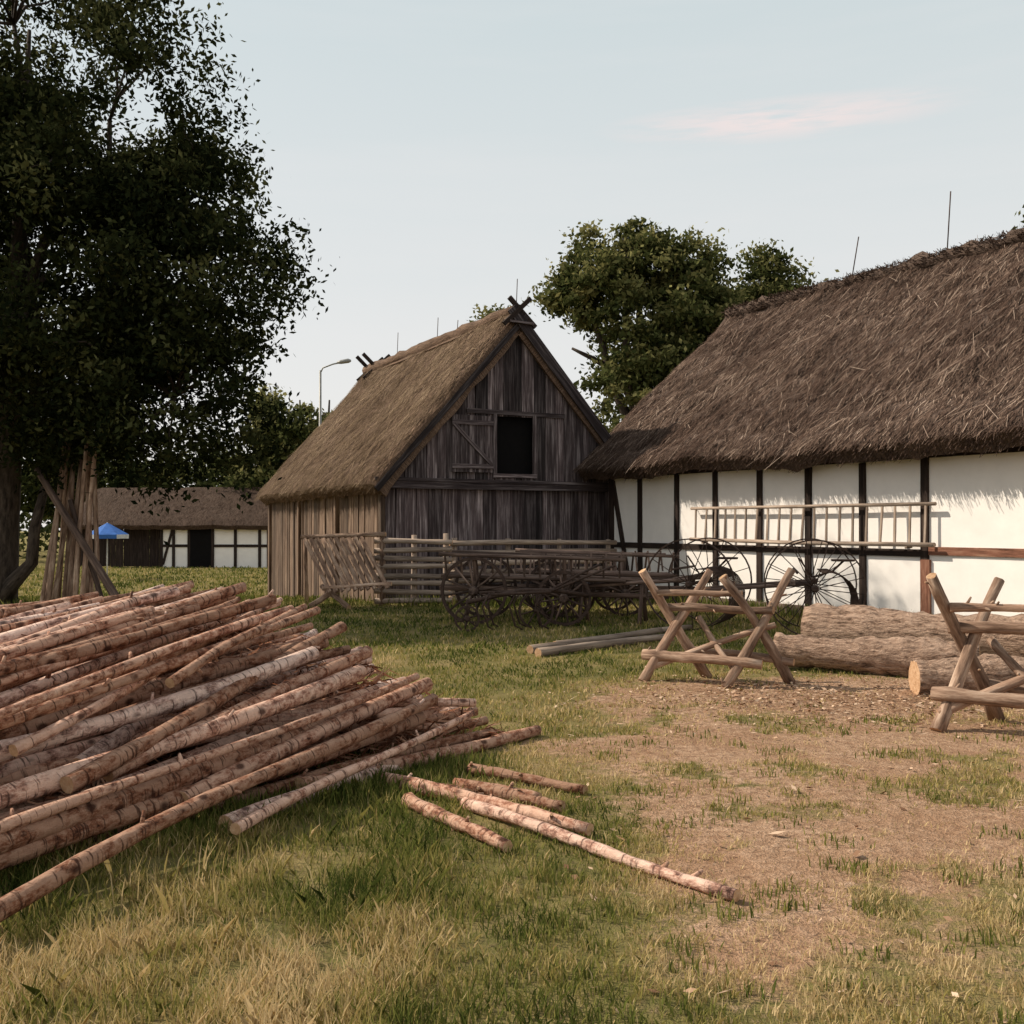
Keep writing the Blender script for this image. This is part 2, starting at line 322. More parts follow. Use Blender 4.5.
# ---------------------------------------------------------------- thatch
def unit(v): return v/np.linalg.norm(v)
def thatch(name,corners,thick,nu,nv,parent,nstr,straw,disp=.05,sag=0,seed=1,fringe=3000,mat='thatch'):
    e0,e1,r1,r0=[np.array(c,float) for c in corners]
    L=np.linalg.norm(e1-e0); H=np.linalg.norm(r0-e0); nrm=unit(np.cross(e1-e0,r0-e0)); 
    if nrm[2]<0: nrm=-nrm
    up=unit(r0-e0)
    def top(u,v):
        p=e0*(1-u)*(1-v)+e1*u*(1-v)+r1*u*v+r0*(1-u)*v
        d=disp*(float(fbm(u*L*.8,v*H*.8,seed))-.5)*2+disp*.5*(float(fbm(u*L*4,v*H*3,seed+5))-.5)*2
        e=min(u*L,(1-u)*L,.4)/.4; e2=min(v*H,.25)/.25
        d-= .10*(1-e)**2+.07*(1-e2)**2
        wob=(float(fbm(u*L*2.5,seed,7))-.5)*.10*(1-min(1,v*8))
        return p+nrm*d+up*wob
    mb=MB()
    def T(u,v): return top(u,v),(u*L+seed*20,0,v*H)
    def B(u,v): return top(u,v)-nrm*thick,(u*L,1,v*H)
    mb.grid(T,nu,nv); mb.grid(B,nu,nv)
    for f,a in ((lambda s:(s,0),'e'),(lambda s:(0,s),'l'),(lambda s:(1,s),'r'),(lambda s:(s,1),'t')):
        nn=nu if a in'et' else nv
        mb.grid(lambda u,v,f=f:(top(*f(u))-nrm*thick*v,( (f(u)[0]*L+f(u)[1]*H),0,v*thick*2)),nn,3)
    mb.obj(name,[mat],parent)
    def strands(u,v,ln,wd,dirv,lift,col):
        n=len(u); p=e0*((1-u)*(1-v))[:,None]+e1*(u*(1-v))[:,None]+r1*(u*v)[:,None]+r0*((1-u)*v)[:,None]
        d=disp*(fbm(u*L*.8,v*H*.8,seed)-.5)*2+disp*.5*(fbm(u*L*4,v*H*3,seed+5)-.5)*2
        e=np.minimum(np.minimum(u*L,(1-u)*L),.4)/.4; e2=np.minimum(v*H,.25)/.25
        d=d-.10*(1-e)**2-.07*(1-e2)**2
        p=p+nrm*(d+lift)[:,None]; s=np.cross(dirv,nrm); s/=np.linalg.norm(s,axis=1)[:,None]
        q=p+dirv*ln[:,None]+nrm*(rng.normal(0,.25,n)*.03)[:,None]
        return np.stack([p-s*wd[:,None]/2,p+s*wd[:,None]/2,q+s*wd[:,None]/3,q-s*wd[:,None]/3],1)
    n=nstr; u=rng.random(n); v=rng.random(n)
    al=unit(e1-e0); jit=rng.normal(0,.34,n); dv=-up[None,:]+al[None,:]*jit[:,None]+nrm[None,:]*rng.normal(-.01,.04,n)[:,None]; dv/=np.linalg.norm(dv,axis=1)[:,None]
    A=strands(u,v,rng.uniform(.08,.28,n),rng.uniform(.006,.014,n),dv,rng.uniform(.004,.03,n),0)
    c=rng.beta(1.8,2.8,n)*1.0*(.4+1.15*fbm(u*L*.7,v*H*.7,seed+9))
    m=n//55; u2=rng.random(m); v2=rng.random(m)**.8; a2=rng.normal(0,.5,m); dv2=-up[None,:]*np.cos(a2)[:,None]+al[None,:]*np.sin(a2)[:,None]
    B_=strands(u2,v2,rng.uniform(.2,.6,m),rng.uniform(.005,.010,m),dv2,np.full(m,.03),0)
    u3=rng.random(fringe); v3=rng.uniform(0,.02,fringe); d3=np.tile(-up,(fringe,1))+al[None,:]*rng.normal(0,.2,fringe)[:,None]+np.array([0,0,-.3])*rng.random(fringe)[:,None]; d3/=np.linalg.norm(d3,axis=1)[:,None]
    C=strands(u3,v3,rng.uniform(.04,.13,fringe),rng.uniform(.008,.018,fringe),d3,rng.uniform(-thick,.01,fringe),0)
    polys(name+'_straw',np.concatenate([A,B_,C]),np.concatenate([c,rng.uniform(.8,1,m),rng.random(fringe)*.6]),straw,parent)
def planks_v(mb,x0,x1,zb,zt,y,wd=.2,t=.03,mi=0,flip=False,gap=.012,holes=()):
    x=x0
    while x<x1-.02:
        ww=min(wd*random.uniform(.7,1.35),x1-x); cx=x+ww/2
        segs=[(zb+random.uniform(-.04,.04) ,zt(cx))]
        for (a,b_,c,d) in holes:
            if cx>a and cx<b_: segs=[(segs[0][0],c),(d,zt(cx))]
        for (a,b_) in segs:
            if b_-a<.03: continue
            yy=y+random.uniform(-.018,.018)
            p0=(cx,yy,a);p1=(cx+random.uniform(-.008,.008),yy,b_)
            if flip: p0=(yy,cx,a);p1=(yy,cx,b_)
            mb.beam(p0,p1,ww-gap,t,up=(1,0,0) if flip else (0,1,0),mi=mi)
        x+=ww
# ---------------------------------------------------------------- barn
def barn():
    e=empty('wooden_barn',(.05,23.3,0),math.atan2(.456,.89))
    W=3.1; ap=6.2; ze=2.6
    slope=lambda x: ze+.05+(ap-ze)*(1-abs(x)/W)
    mb=MB()
    planks_v(mb,-W,W,-.1,lambda x:2.5,0,.25)
    mb.obj('front_wall',['barn'],e)
    mb=MB(); planks_v(mb,-W+.1,W-.1,2.58,slope,-.09,.24,holes=[(-.52,.42,2.78,4.1)])
    mb.obj('gable_wall',['barn'],e)
    mb=MB()
    mb.beam((-W-.12,-.10,2.52),(W+.1,-.10,2.52),.14,.16,r=.3); mb.beam((-W-.3,-.17,2.64),(W+.1,-.17,2.61),.05,.07,r=.3)
    mb.beam((-1.25,-.125,4.19),(1.25,-.125,4.17),.05,.10,r=.3)
    for x in(-.56,.46): mb.beam((x,-.13,2.7),(x,-.13,4.15),.09,.06,up=(0,1,0),r=.5)
    mb.beam((-.6,-.14,2.76),(.5,-.14,2.76),.06,.09)
    mb.beam((W+.32,-.30,2.42),(-.22,-.30,6.53),.24,.05,up=(0,1,0),r=.15)
    mb.beam((-W-.30,-.27,2.40),(.18,-.27,6.40),.12,.05,up=(0,1,0),r=.05)
    mb.beam((-.30,-.36,6.22),(.30,-.36,6.2),.09,.05)
    mb.obj('beams_and_barge_boards',['barn'],e)
    mb=MB()
    x=-1.62
    for i in range(5): mb.beam((x+.1+i*.2,-.15,2.82),(x+.1+i*.2,-.15,4.08),.19,.03,up=(0,1,0),r=random.uniform(.2,.7))
    for z in(2.95,3.92): mb.beam((x,-.185,z),(x+1.0,-.185,z),.03,.10,r=.6)
    mb.beam((x+.04,-.19,3.88),(x+.96,-.19,3.0),.03,.09,r=.6); 
    mb.obj('shutter_door',['barn'],e)
    mb=MB(); mb.beam((0,.5,2.8),(0,.5,4.4),1.6,.9,up=(0,1,0)); mb.obj('loft_shade_block',['black'],e)  # added black block paints the shade behind the loft opening
    mb=MB(); planks_v(mb,0.05,9.9,-.75,lambda x:2.5,-W,.2,mi=0,flip=True); planks_v(mb,0.05,9.9,-.75,lambda x:2.5,W,.3,mi=0,flip=True)
    for y in(.08,3.3,6.6,9.8): mb.beam((-W-.04,y,-.7),(-W-.04,y,2.5),.16,.12,up=(1,0,0))
    mb.obj('side_walls',['barn_side'],e)
    mb=MB(); planks_v(mb,-W,W,-.6,slope,9.95,.3); mb.obj('back_wall',['barn'],e)
    y0,y1=-.24,10.2; hx=W+.46; hz=2.32+.26
    thatch('thatch_roof',[(-hx,y1,hz),(-hx,y0,hz),(0,y0,6.55),(0,y1,6.5)],.34,60,26,e,30000,'straw_barn',.085,seed=3,fringe=3000,mat='thatch_barn')
    thatch('thatch_roof_back',[(hx,y0,hz),(hx,y1,hz),(0,y1,6.5),(0,y0,6.55)],.3,20,10,e,2500,'straw_barn',.05,seed=4,fringe=500,mat='thatch_barn')
    mb=MB()
    pts=[(random.uniform(-.03,.03),y0+.05+(y1-y0-.1)*i/24,6.5+random.uniform(-.03,.03)) for i in range(25)]
    mb.tube(pts,[.17*random.uniform(.8,1.2) for _ in pts],10,0,rough=.12)
    mb.obj('ridge_thatch',['thatch_barn'],e)
    mb=MB()
    for yy in(9.9,9.3,-.28):
        for s in(-1,1): mb.beam((s*.42,yy+s*.04,6.15),(-s*(.42 if yy>0 else .25),yy+s*.04,6.92 if yy>0 else 6.78),.10,.07,up=(0,1,0))
    mb.obj('ridge_crosspieces',['timber'],e)
    mb=MB()
    for yy,h in((-.1,.75),(4.5,.7),(7.5,.8),(3.2,.4)): mb.tube([(0,yy,6.5),(.03,yy,6.5+h)],.010,5)
    mb.obj('lightning_rods',['iron'],e)
barn()
# ---------------------------------------------------------------- white half-timbered cottage
def house():
    e=empty('half_timbered_thatched_house',(2.28,23.8,0),math.atan2(-.864,.503))
    Lh=19; Wd=8.2; H=2.78
    mb=MB()
    def fw(u,v):
        x=u*Lh; z=-.1+v*(H+.1); return (x,.02*(float(fbm(x*1.3,z*1.3,3))-.5),z),(x,0,z)
    mb.grid(fw,90,14)
    mb.grid(lambda u,v:((0,Wd*u,-.1+v*(H+.1)),(u,0,v)),4,4); mb.grid(lambda u,v:((Lh,Wd*u,-.1+v*(H+.1)),(u,0,v)),4,4); mb.grid(lambda u,v:((Lh*u,Wd,-.1+v*(H+.1)),(u,0,v)),4,4)
    for x in(0.0,Lh): mb.add([(x,0,H),(x,Wd,H),(x,Wd/2,6.6)],[[0,1,2]],[(0,0,0)]*3,.5)
    mb.obj('plaster_walls',['plaster'],e)
    mb=MB(); up=(0,1,0)
    for x in(.09,1.17,2.42,3.65,4.89,6.13,7.36,8.6,11.1,12.4,13.6,14.9,16.1,17.3,18.9):
        mb.beam((x,-.012,.0),(x+random.uniform(-.02,.02),-.012,H-.06),.135 if x>.2 else .17,.06,up=up,jit=.008)
    for a,b_ in((.18,1.10),(1.24,2.35),(2.49,3.58),(3.72,4.82),(4.96,6.06),(6.20,7.29),(7.43,8.53)):
        mb.beam((a,-.010,1.2),(b_,-.010,1.2),.05,.12)
    mb.beam((0,-.015,H-.0),(Lh,-.015,H-.0),.09,.12)
    mb.beam((.14,-.022,2.66),(.78,-.022,.3),.12,.05,up=up)
    mb.obj('timber_frame',['timber'],e)
    mb=MB(); mb.beam((8.68,-.012,1.24),(Lh,-.012,1.24),.05,.13,r=.6)
    mb.beam((8.62,-.019,.0),(8.62,-.019,1.1),.17,.06,up=up,r=.6)
    mb.obj('red_rail',['redtimber'],e)
    mb=MB(); mb.beam((0,-.03,.06),(Lh,-.03,.06),.10,.26); mb.obj('stone_plinth',['brick'],e)
    x0=-.58; x1=Lh+.4; ey=-.66; ez=3.0; rz=7.05; ry=Wd/2
    thatch('thatch_roof',[(x0,ey,ez),(x1,ey,ez),(x1,ry,rz),(x0+.1,ry,rz)],.34,130,40,e,95000,'straw',.15,seed=1,fringe=9000)
    thatch('thatch_roof_back',[(x1,Wd+.7,ez),(x0,Wd+.7,ez),(x0,ry,rz),(x1,ry,rz)],.34,30,10,e,2500,'straw',.05,seed=2,fringe=500)
    mb=MB(); n=90
    pts=[(x0+.1+(x1-x0-.2)*i/n,ry+random.uniform(-.04,.04),rz+random.uniform(-.05,.05)) for i in range(n+1)]
    mb.tube(pts,[.17*random.uniform(.7,1.3) for _ in pts],10,0,rough=.2)
    mb.obj('ridge_thatch',['thatch'],e)
    n=9000; xx=rng.uniform(x0+.1,x1-.1,n); th=rng.uniform(-1.9,1.9,n); c=np.stack([xx,ry+np.sin(th)*.18,rz-.02+np.cos(th)*.18],-1)
    d=np.stack([rng.normal(0,.7,n),np.sin(th)*.8,np.cos(th)*.25+rng.normal(0,.3,n)],-1); d/=np.linalg.norm(d,axis=1)[:,None]
    s=np.cross(d,rng.normal(0,1,(n,3))); s/=np.linalg.norm(s,axis=1)[:,None]; l=rng.uniform(.04,.15,n)[:,None]
    polys('ridge_straw',np.stack([c-s*.009,c+s*.009,c+d*l+s*.006,c+d*l-s*.006],1),rng.random(n)*.7,'straw',e)
    mb=MB()
    for x,h,dx in((3.5,1.0,.22),(5.96,1.35,.1),(13,1.4,.1)): mb.tube([(x,ry,rz),(x+dx*.6,ry,rz+h*.6),(x+dx,ry,rz+h)],.013,5)
    mb.obj('lightning_rods',['iron'],e)
    mb=MB(); a,b_=3.15,8.78
    mb.tube([(a-.1,-.14,1.99),((a+b_)/2,-.15,1.985),(b_+.12,-.14,1.985)],.03,8,r=.8); mb.tube([(a-.1,-.17,1.36),((a+b_)/2,-.18,1.33),(b_+.12,-.17,1.34)],.036,8,r=.8)
    x=a+.05
    while x<b_:
        mb.beam((x,-.16,1.33),(x+random.uniform(-.02,.03)+.02,-.145,2.0),.035,.025,up=(0,1,0)); x+=.29
    for x in(a+.3,b_-.4): mb.beam((x,-.06,1.30),(x,-.2,1.29),.04,.04)
    l=mb.obj('wooden_ladder',['grey']); l.location=e.location; l.rotation_euler=e.rotation_euler
house()
# ---------------------------------------------------------------- distant farmhouse
def farhouse():
    e=empty('distant_farmhouse',(-17.9,52,-.5),math.radians(-4))
    mb=MB(); mb.beam((2.9,2.5,0),(2.9,2.5,2.2),5.6,5,up=(0,1,0)); mb.obj('walls',['plaster'],e)
    mb=MB()
    for x in(.12,.75,1.55,2.78,3.95,5.2,5.65): mb.beam((x,-.02,0),(x,-.02,2.2),.14,.08,up=(0,1,0))
    for a,b_ in((.19,1.48),(2.85,5.58)): mb.beam((a,-.015,1.1),(b_,-.015,1.1),.06,.14)
    mb.beam((0,-.03,2.15),(5.7,-.03,2.15),.08,.16); mb.beam((.2,-.03,.15),(.7,-.03,2.0),.12,.05,up=(0,1,0))
    mb.obj('timber_frame',['timber'],e)
    mb=MB(); mb.beam((2.17,-.03,0),(2.17,-.03,2.0),1.1,.05,up=(0,1,0)); mb.obj('doorway_shade_panel',['black'],e)  # black panel on the wall paints the shade of the door opening
    mb=MB(); planks_v(mb,-4.6,-.02,0,lambda x:2.0,.5,.25); planks_v(mb,-4.6,-3.9,0,lambda x:2,.48,.2); mb.obj('wooden_annex',['timber'],e)
    thatch('thatch_roof',[(-4.9,-.5,2.2),(6.1,-.5,2.2),(6.0,2.6,4.15),(-4.6,2.6,4.15)],.25,30,10,e,5000,'straw_dark',.05,seed=6,fringe=800,mat='thatch_dark')
    thatch('thatch_roof_back',[(6.1,5.6,2.2),(-4.9,5.6,2.2),(-4.6,2.6,4.15),(6.0,2.6,4.15)],.25,30,10,e,500,'straw_dark',.05,seed=7,fringe=100,mat='thatch_dark')
farhouse()
def parasol():
    e=empty('garden_parasol',(-20*.8,40.5,-.5)); mb=MB(); mb.tube([(0,0,0),(0,0,2.25)],.025,6); mb.obj('pole',['whitec'],e)
    mb=MB(); R=.85; k=8
    for i in range(k):
        a0,a1=2*math.pi*i/k,2*math.pi*(i+1)/k
        mb.add([(0,0,2.25),(R*math.cos(a0),R*math.sin(a0),1.78),(R*math.cos(a1),R*math.sin(a1),1.78)],[[0,1,2]],[(0,0,0)]*3,.5,i%4==0 and 1 or 0)
        mb.add([(R*math.cos(a0),R*math.sin(a0),1.78),(R*math.cos(a1),R*math.sin(a1),1.78),(R*math.cos(a1),R*math.sin(a1),1.62),(R*math.cos(a0),R*math.sin(a0),1.62)],[[0,1,2,3]],[(0,0,0)]*4,.5,i%2)
    mb.obj('canopy',['blue','whitec'],e)
parasol()
def lamp():
    e=empty('street_lamp',(-7.5,40,-.5)); mb=MB(); mb.tube([(0,0,0),(0,0,4),(0,0,8.2)],[.08,.06,.045],10); mb.tube([(0,0,8.1),(.1,0,8.3),(.5,0,8.45),(.75,0,8.5)],.03,8); mb.obj('pole_and_arm',['lampgrey'],e)
    mb=MB(); mb.tube([(.65,0,8.5),(.8,0,8.53),(1.1,0,8.58),(1.2,0,8.58)],[.04,.08,.09,.04],10); mb.obj('lamp_head',['lampgrey'],e)
lamp()
# ---------------------------------------------------------------- trees
def tree(name,base,tr,blobs,ncl,nl,ls,mat,seed,spread=.38,droop=0.,gap=.46,fr=.45,mean=.5):
    r_=np.random.default_rng(seed); random.seed(seed); e=empty(name,base)
    bz=np.array(base); B=np.array(blobs,float); vol=(B[:,3]*B[:,4]*B[:,5])**.8; pr=vol/vol.sum()
    n0=ncl*3
    bi=r_.choice(len(B),n0,p=pr); d=r_.normal(0,1,(n0,3)); d/=np.linalg.norm(d,axis=1)[:,None]
    rad=r_.uniform(.25,1,n0)**.42
    lump=fbm(d[:,0]*2.3+bi*7,d[:,2]*2.3+d[:,1]*1.7,seed,3); rad*=.72+.58*lump
    C=B[bi,:3]+d*rad[:,None]*B[bi,3:6]-bz
    nz=.5*fbm(C[:,0]*fr+5,C[:,2]*fr,seed,3)+.5*fbm(C[:,1]*fr,C[:,2]*fr+C[:,0]*.3,seed+9,3)
    C=C[nz>gap][:ncl]; ncl=len(C)
    mb=MB(); zlow=B[:,2].min()-bz[2]; top=B[:,2].max()-bz[2]; hh=max(1.5,zlow*.75)
    cx,cy=(B[:,0]*pr).sum()-bz[0],(B[:,1]*pr).sum()-bz[1]
    tp=[V3((0,0,-.1)),V3((.02,0,.25)),V3((cx*.1,cy*.1,hh*.6)),V3((cx*.25,cy*.25,hh)),V3((cx*.7,cy*.7,(hh+top)/2)),V3((cx,cy,top))]
    mb.tube(tp,[tr*1.5,tr*1.1,tr*.95,tr*.85,tr*.45,tr*.1],12,rough=.08)
    def limb(a,b,r0,r1,n=6):
        a=V3(a);b=V3(b);L=(b-a).length;pts=[]
        for i in range(n+1):
            t=i/n; pts.append(a.lerp(b,t)+V3((random.uniform(-1,1),random.uniform(-1,1),random.uniform(-1,1)))*L*.05*(0<i<n)+V3((0,0,1))*L*.12*math.sin(math.pi*t))
        mb.tube(pts,[r0+(r1-r0)*i/n for i in range(n+1)],7,rough=.05); return pts
    joints=[]
    for b in B:
        t=random.uniform(.0,.5); s=tp[3].lerp(tp[4],t); joints+=limb(s,V3(b[:3]-bz),tr*.45,tr*.12)[2:]
    for i in range(min(ncl,150)):
        c=V3(C[i]); j=min(joints,key=lambda q:(q-c).length); limb(j,c,tr*.10,tr*.02,4)
    if name=='large_tree':
        mb.tube([(.1,-.1,.2),(.35,-.15,.55),(.75,-.2,.95),(.8,-.2,1.6),(1.0,-.1,2.6)],[.2,.15,.12,.1,.07],9,rough=.08)
    mb.obj('trunk_and_limbs',['tbark'],e)
    n=ncl*nl; ci=np.repeat(np.arange(ncl),nl); sp=r_.uniform(.45,1.35,ncl)[ci]*spread
    off=r_.normal(0,1,(n,3))*sp[:,None]; off[:,2]*=.65
    if droop: off[:,2]-=np.abs(r_.normal(0,1,n))*droop*(np.hypot(off[:,0],off[:,1])<sp*.7)
    p=C[ci]+off
    a=r_.normal(0,1,(n,3)); a[:,2]-=.5 if droop else 0; a/=np.linalg.norm(a,axis=1)[:,None]; q=np.cross(a,r_.normal(0,1,(n,3))); q/=np.linalg.norm(q,axis=1)[:,None]
    s=(ls*r_.uniform(.6,1.4,n))[:,None]
    # leaf colour gets paler towards the top of each spray
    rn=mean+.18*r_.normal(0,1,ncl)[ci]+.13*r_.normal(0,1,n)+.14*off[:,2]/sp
    o=polys('foliage',np.stack([p-a*s,p-q*s*.5,p+a*s,p+q*s*.5],1),rn,mat,e)
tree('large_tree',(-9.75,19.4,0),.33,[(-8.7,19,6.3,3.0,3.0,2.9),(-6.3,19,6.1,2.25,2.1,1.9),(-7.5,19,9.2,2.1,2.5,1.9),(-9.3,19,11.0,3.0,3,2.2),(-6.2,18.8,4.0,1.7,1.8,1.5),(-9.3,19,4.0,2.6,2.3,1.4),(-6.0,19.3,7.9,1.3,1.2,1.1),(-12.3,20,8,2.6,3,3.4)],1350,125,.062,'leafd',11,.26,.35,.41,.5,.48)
tree('oak_tree',(5.7,46,-.5),.5,[(5.7,46,11.0,4.0,3.5,3.6),(2.7,46,9.6,2.2,2.2,2.8),(8.6,46,10.0,2.6,2.5,3.0),(4.9,46,13.7,2.2,2,1.7),(7.6,46,13.0,1.9,1.5,1.8),(5.5,45,7,4.6,3,2.5),(2.7,46,12.0,1.3,1.2,1.3)],500,120,.13,'leafm',12,.38,0,.46,.3,.5)
tree('oak_tree.001',(12.8,52,-.5),.4,[(12.6,52,13.4,2.0,2,2.3),(14.8,52,12.8,1.9,2,2.0),(10.8,52,11.5,1.8,2,2.3),(13.5,52,10,3,3,2.5)],230,110,.13,'leafm',13,.38,0,.44,.3,.5)
tree('maple_tree',(-11.3,56,-.5),.4,[(-11.6,56,7.0,2.8,2.5,2.6),(-10.0,56,8.5,1.8,2,1.9),(-13.5,56,5.0,2.4,2.2,2.2),(-11,56,4.0,3.2,2.5,2.0)],280,100,.15,'leafm',14,.42,0,.42,.3,.5)
tree('maple_tree.001',(-25,62,-.5),.3,[(-25,62,4.6,4.5,2.5,2.2),(-19,62,4.2,4.0,2.5,2.0),(-30,62,5.5,4,3,3)],260,90,.18,'leafm',17,.6,0,.42,.3,.35)
tree('birch_tree',(-1.0,52,-.5),.25,[(-.9,52,9.9,1.3,1.5,2.6),(-.5,52,7,1.8,1.8,2)],90,90,.14,'leafm',15,.4)
tree('birch_tree.001',(24,46,-.5),.3,[(24,46,12.3,2.2,2.2,3.2),(26,46,10,3,3,3)],110,90,.15,'leafm',16,.5)
def farmass():
    n=420; x=rng.uniform(-95,60,n); y=72+rng.uniform(-6,12,n); h=rng.uniform(2.6,6.4,n)*(.7+.6*fbm(x*.1,y*.1,3))*(1+.25*(x<-25))
    C=np.stack([x,y,rng.uniform(.1,1,n)*h-.5],-1); k=75; ci=np.repeat(np.arange(n),k); m=n*k
    p=C[ci]+rng.normal(0,1,(m,3))*np.array([1.4,1.2,1.0]); p[:,2]=np.maximum(p[:,2],-.5); a=rng.normal(0,1,(m,3)); a/=np.linalg.norm(a,axis=1)[:,None]; q=np.cross(a,rng.normal(0,1,(m,3))); q/=np.linalg.norm(q,axis=1)[:,None]
    s=rng.uniform(.15,.4,m)[:,None]; polys('distant_trees',np.stack([p-a*s,p-q*s*.6,p+a*s,p+q*s*.6],1),.3+.15*rng.normal(0,1,n)[ci]+.12*rng.normal(0,1,m),'leafm')
farmass()
# ---------------------------------------------------------------- pole teepee & leaning pole
random.seed(21)
def poles():
    mb=MB()
    for i in range(11):
        t=i/10; b=G(40+58*t,18.1+random.uniform(-.5,.5)); mb.log((b.x,b.y,b.z),(b.x*.6-8.15*.4+random.uniform(-.1,.1),18.8+random.uniform(-.1,.1),3.0+random.uniform(-.3,.8)),.05,.036,10,5,.008,0,1,.04)
    mb.obj('stacked_poles',['horse','cut'])
    mb=MB(); mb.log(G(131,17.3),P(36,468,18.6),.075,.06,10,6,.01,0,0); mb.obj('leaning_pole',['wagon'])
    mb=MB(); mb.log(G(108,17.9),P(70,500,18.4),.05,.04,8,6,.01,0,0); mb.obj('leaning_pole.001',['wagon'])
poles()
# ---------------------------------------------------------------- fences
def fence(name,a,b,nr,h,npost):
    a=V3((*a,0));b=V3((*b,0)); d=(b-a).normalized(); nn=V3((-d.y,d.x,0)); mb=MB()
    for i in range(npost):
        t=i/(npost-1); p=a.lerp(b,t); z=float(gz(p.x,p.y)); mb.log(p+V3((0,0,z-.1)),p+V3((0,0,h+.1+random.uniform(-.05,.1))),.06,.055,8,2,.004,0,1)
    for k in range(nr):
        z=.12+(h-.12)*k/(nr-1)
        mb.log(a-d*.15+nn*-.09+V3((0,0,z+random.uniform(-.03,.03))),b+d*.15+nn*-.09+V3((0,0,z+random.uniform(-.03,.03))),.06,.046,8,6,.008,0,1)
    mb.obj(name,['grey','cut'])
fence('pole_fence',(-2.65,21.0),(-1.35,20.9),8,1.3,3)
fence('pole_fence',(-1.2,21.3),(2.15,22.9),7,1.25,4)
def rack():
    mb=MB()
    A,B=P(304,537,21.2),P(360,535,20.9); C,D=P(330,592,20.0),P(388,588,19.9)
    mb.log(A-(B-A)*.05,B+(B-A)*.45,.05,.045,8,4,.005,0,1); mb.log(A.lerp(C,.93)-(D-C)*.1,B.lerp(D,.93)+(D-C)*.1,.045,.04,8,4,.005,0,1)
    for i in range(10):
        t=i/9; mb.beam(A.lerp(B,t),C.lerp(D,t),.08,.03,up=(0,1,0),r=random.uniform(.0,.6))
    mb.log(G(310,20.2,.04),P(342,585,20.4),.06,.05,8,3); mb.log(G(349,19.9,.04),P(322,586,20.6),.06,.05,8,3)
    mb.log(G(382,20.9),P(382,535,20.9),.05,.05,8,3,.003,0,1)
    mb.log(G(307,21.4),P(305,535,21.4),.045,.045,8,3,.003,0,1)
    mb.obj('hay_rack',['horse','cut'])
rack()
# ---------------------------------------------------------------- wheels, wagon, rake
def wheel(mb,c,ax,r,ns,rw,rt,sr,hr,hl,mi=0,ri=0):
    c=V3(c);ax=V3(ax).normalized();x=ax.cross(V3((0,0,1))).normalized();y=V3((0,0,1));n=36
    vs=[];lc=[];fs=[]
    for i in range(n):
        a=2*math.pi*i/n;d=x*math.cos(a)+y*math.sin(a)
        for rr,hh in((r,-rw/2),(r,rw/2),(r-rt,rw/2),(r-rt,-rw/2)): vs.append(c+d*rr+ax*hh); lc.append((rr,hh,a*r))
        for k in range(4):
            k2=(k+1)%4; j=(i+1)%n; fs.append([i*4+k,i*4+k2,j*4+k2,j*4+k])
    mb.add(vs,fs,lc,random.random(),ri)
    for i in range(ns):
        a=2*math.pi*(i+.3)/ns;d=x*math.cos(a)+y*math.sin(a); mb.tube([c+d*hr*.6,c+d*(r-rt*.5)],[sr*1.2,sr],6,mi)
    mb.tube([c-ax*hl/2,c-ax*hl*.2,c+ax*hl*.2,c+ax*hl/2],[hr*.65,hr,hr,hr*.6],12,mi)
def wagon(name,loc,ang,L=3.4,ladders=True,r1=.56,r2=.45,wb=1.5):
    e=empty(name,loc,ang); mb=MB()
    for x,r in((0,r1),(wb,r2)):
        for s in(-.6,.6): wheel(mb,(x,s,r),(0,1,0),r,12,.06,.05,.017,.08,.28,0,1)
    mb.obj('wheels',['wagon','iron'],e); mb=MB()
    mb.beam((0,-.6,r1),(0,.6,r1),.12,.12); mb.beam((wb,-.6,r2),(wb,.6,r2),.1,.1); mb.beam((0,-.45,r1+.16),(0,.45,r1+.16),.12,.16); mb.beam((wb,-.45,r2+.22),(wb,.45,r2+.22),.12,.2)
    mb.log((-.7,0,r1+.02),(L,0,.45),.055,.045,8,5,.004,0,0)
    mb.beam((0,.3,r1+.05),(wb*.8,.04,.52),.06,.05); mb.beam((0,-.3,r1+.05),(wb*.8,-.04,.52),.06,.05)
    for s in(-.42,.42):
        for x in(0,wb): mb.beam((x,s,.7),(x,s*1.35,1.12),.05,.06,up=(1,0,0))
    mb.obj('running_gear',['wagon'],e)
    if ladders:
        mb=MB()
        for s in(-1,1):
            mb.log((-.6,s*.36,.80),(wb+1.0,s*.36,.72),.035,.03,8,4,.004,0,0); mb.log((-.6,s*.56,1.17),(wb+1.0,s*.56,1.08),.035,.03,8,4,.004,0,0)
            for i in range(12): x=-.5+i*(wb+1.4)/11; mb.beam((x,s*.36,.78),(x,s*.56,1.15),.03,.03,up=(1,0,0))
        for i in range(5): y=-.3+i*.15; mb.beam((-.6,y,.79),(wb+1,y,.72),.12,.03)
        mb.obj('ladder_sides',['wagon'],e)
wagon('farm_wagon',(-.55,17.6,0),math.radians(-8),3.2)
wagon('farm_wagon',(.7,19.0,0),math.radians(4),3.0,True,.5,.42,1.3)
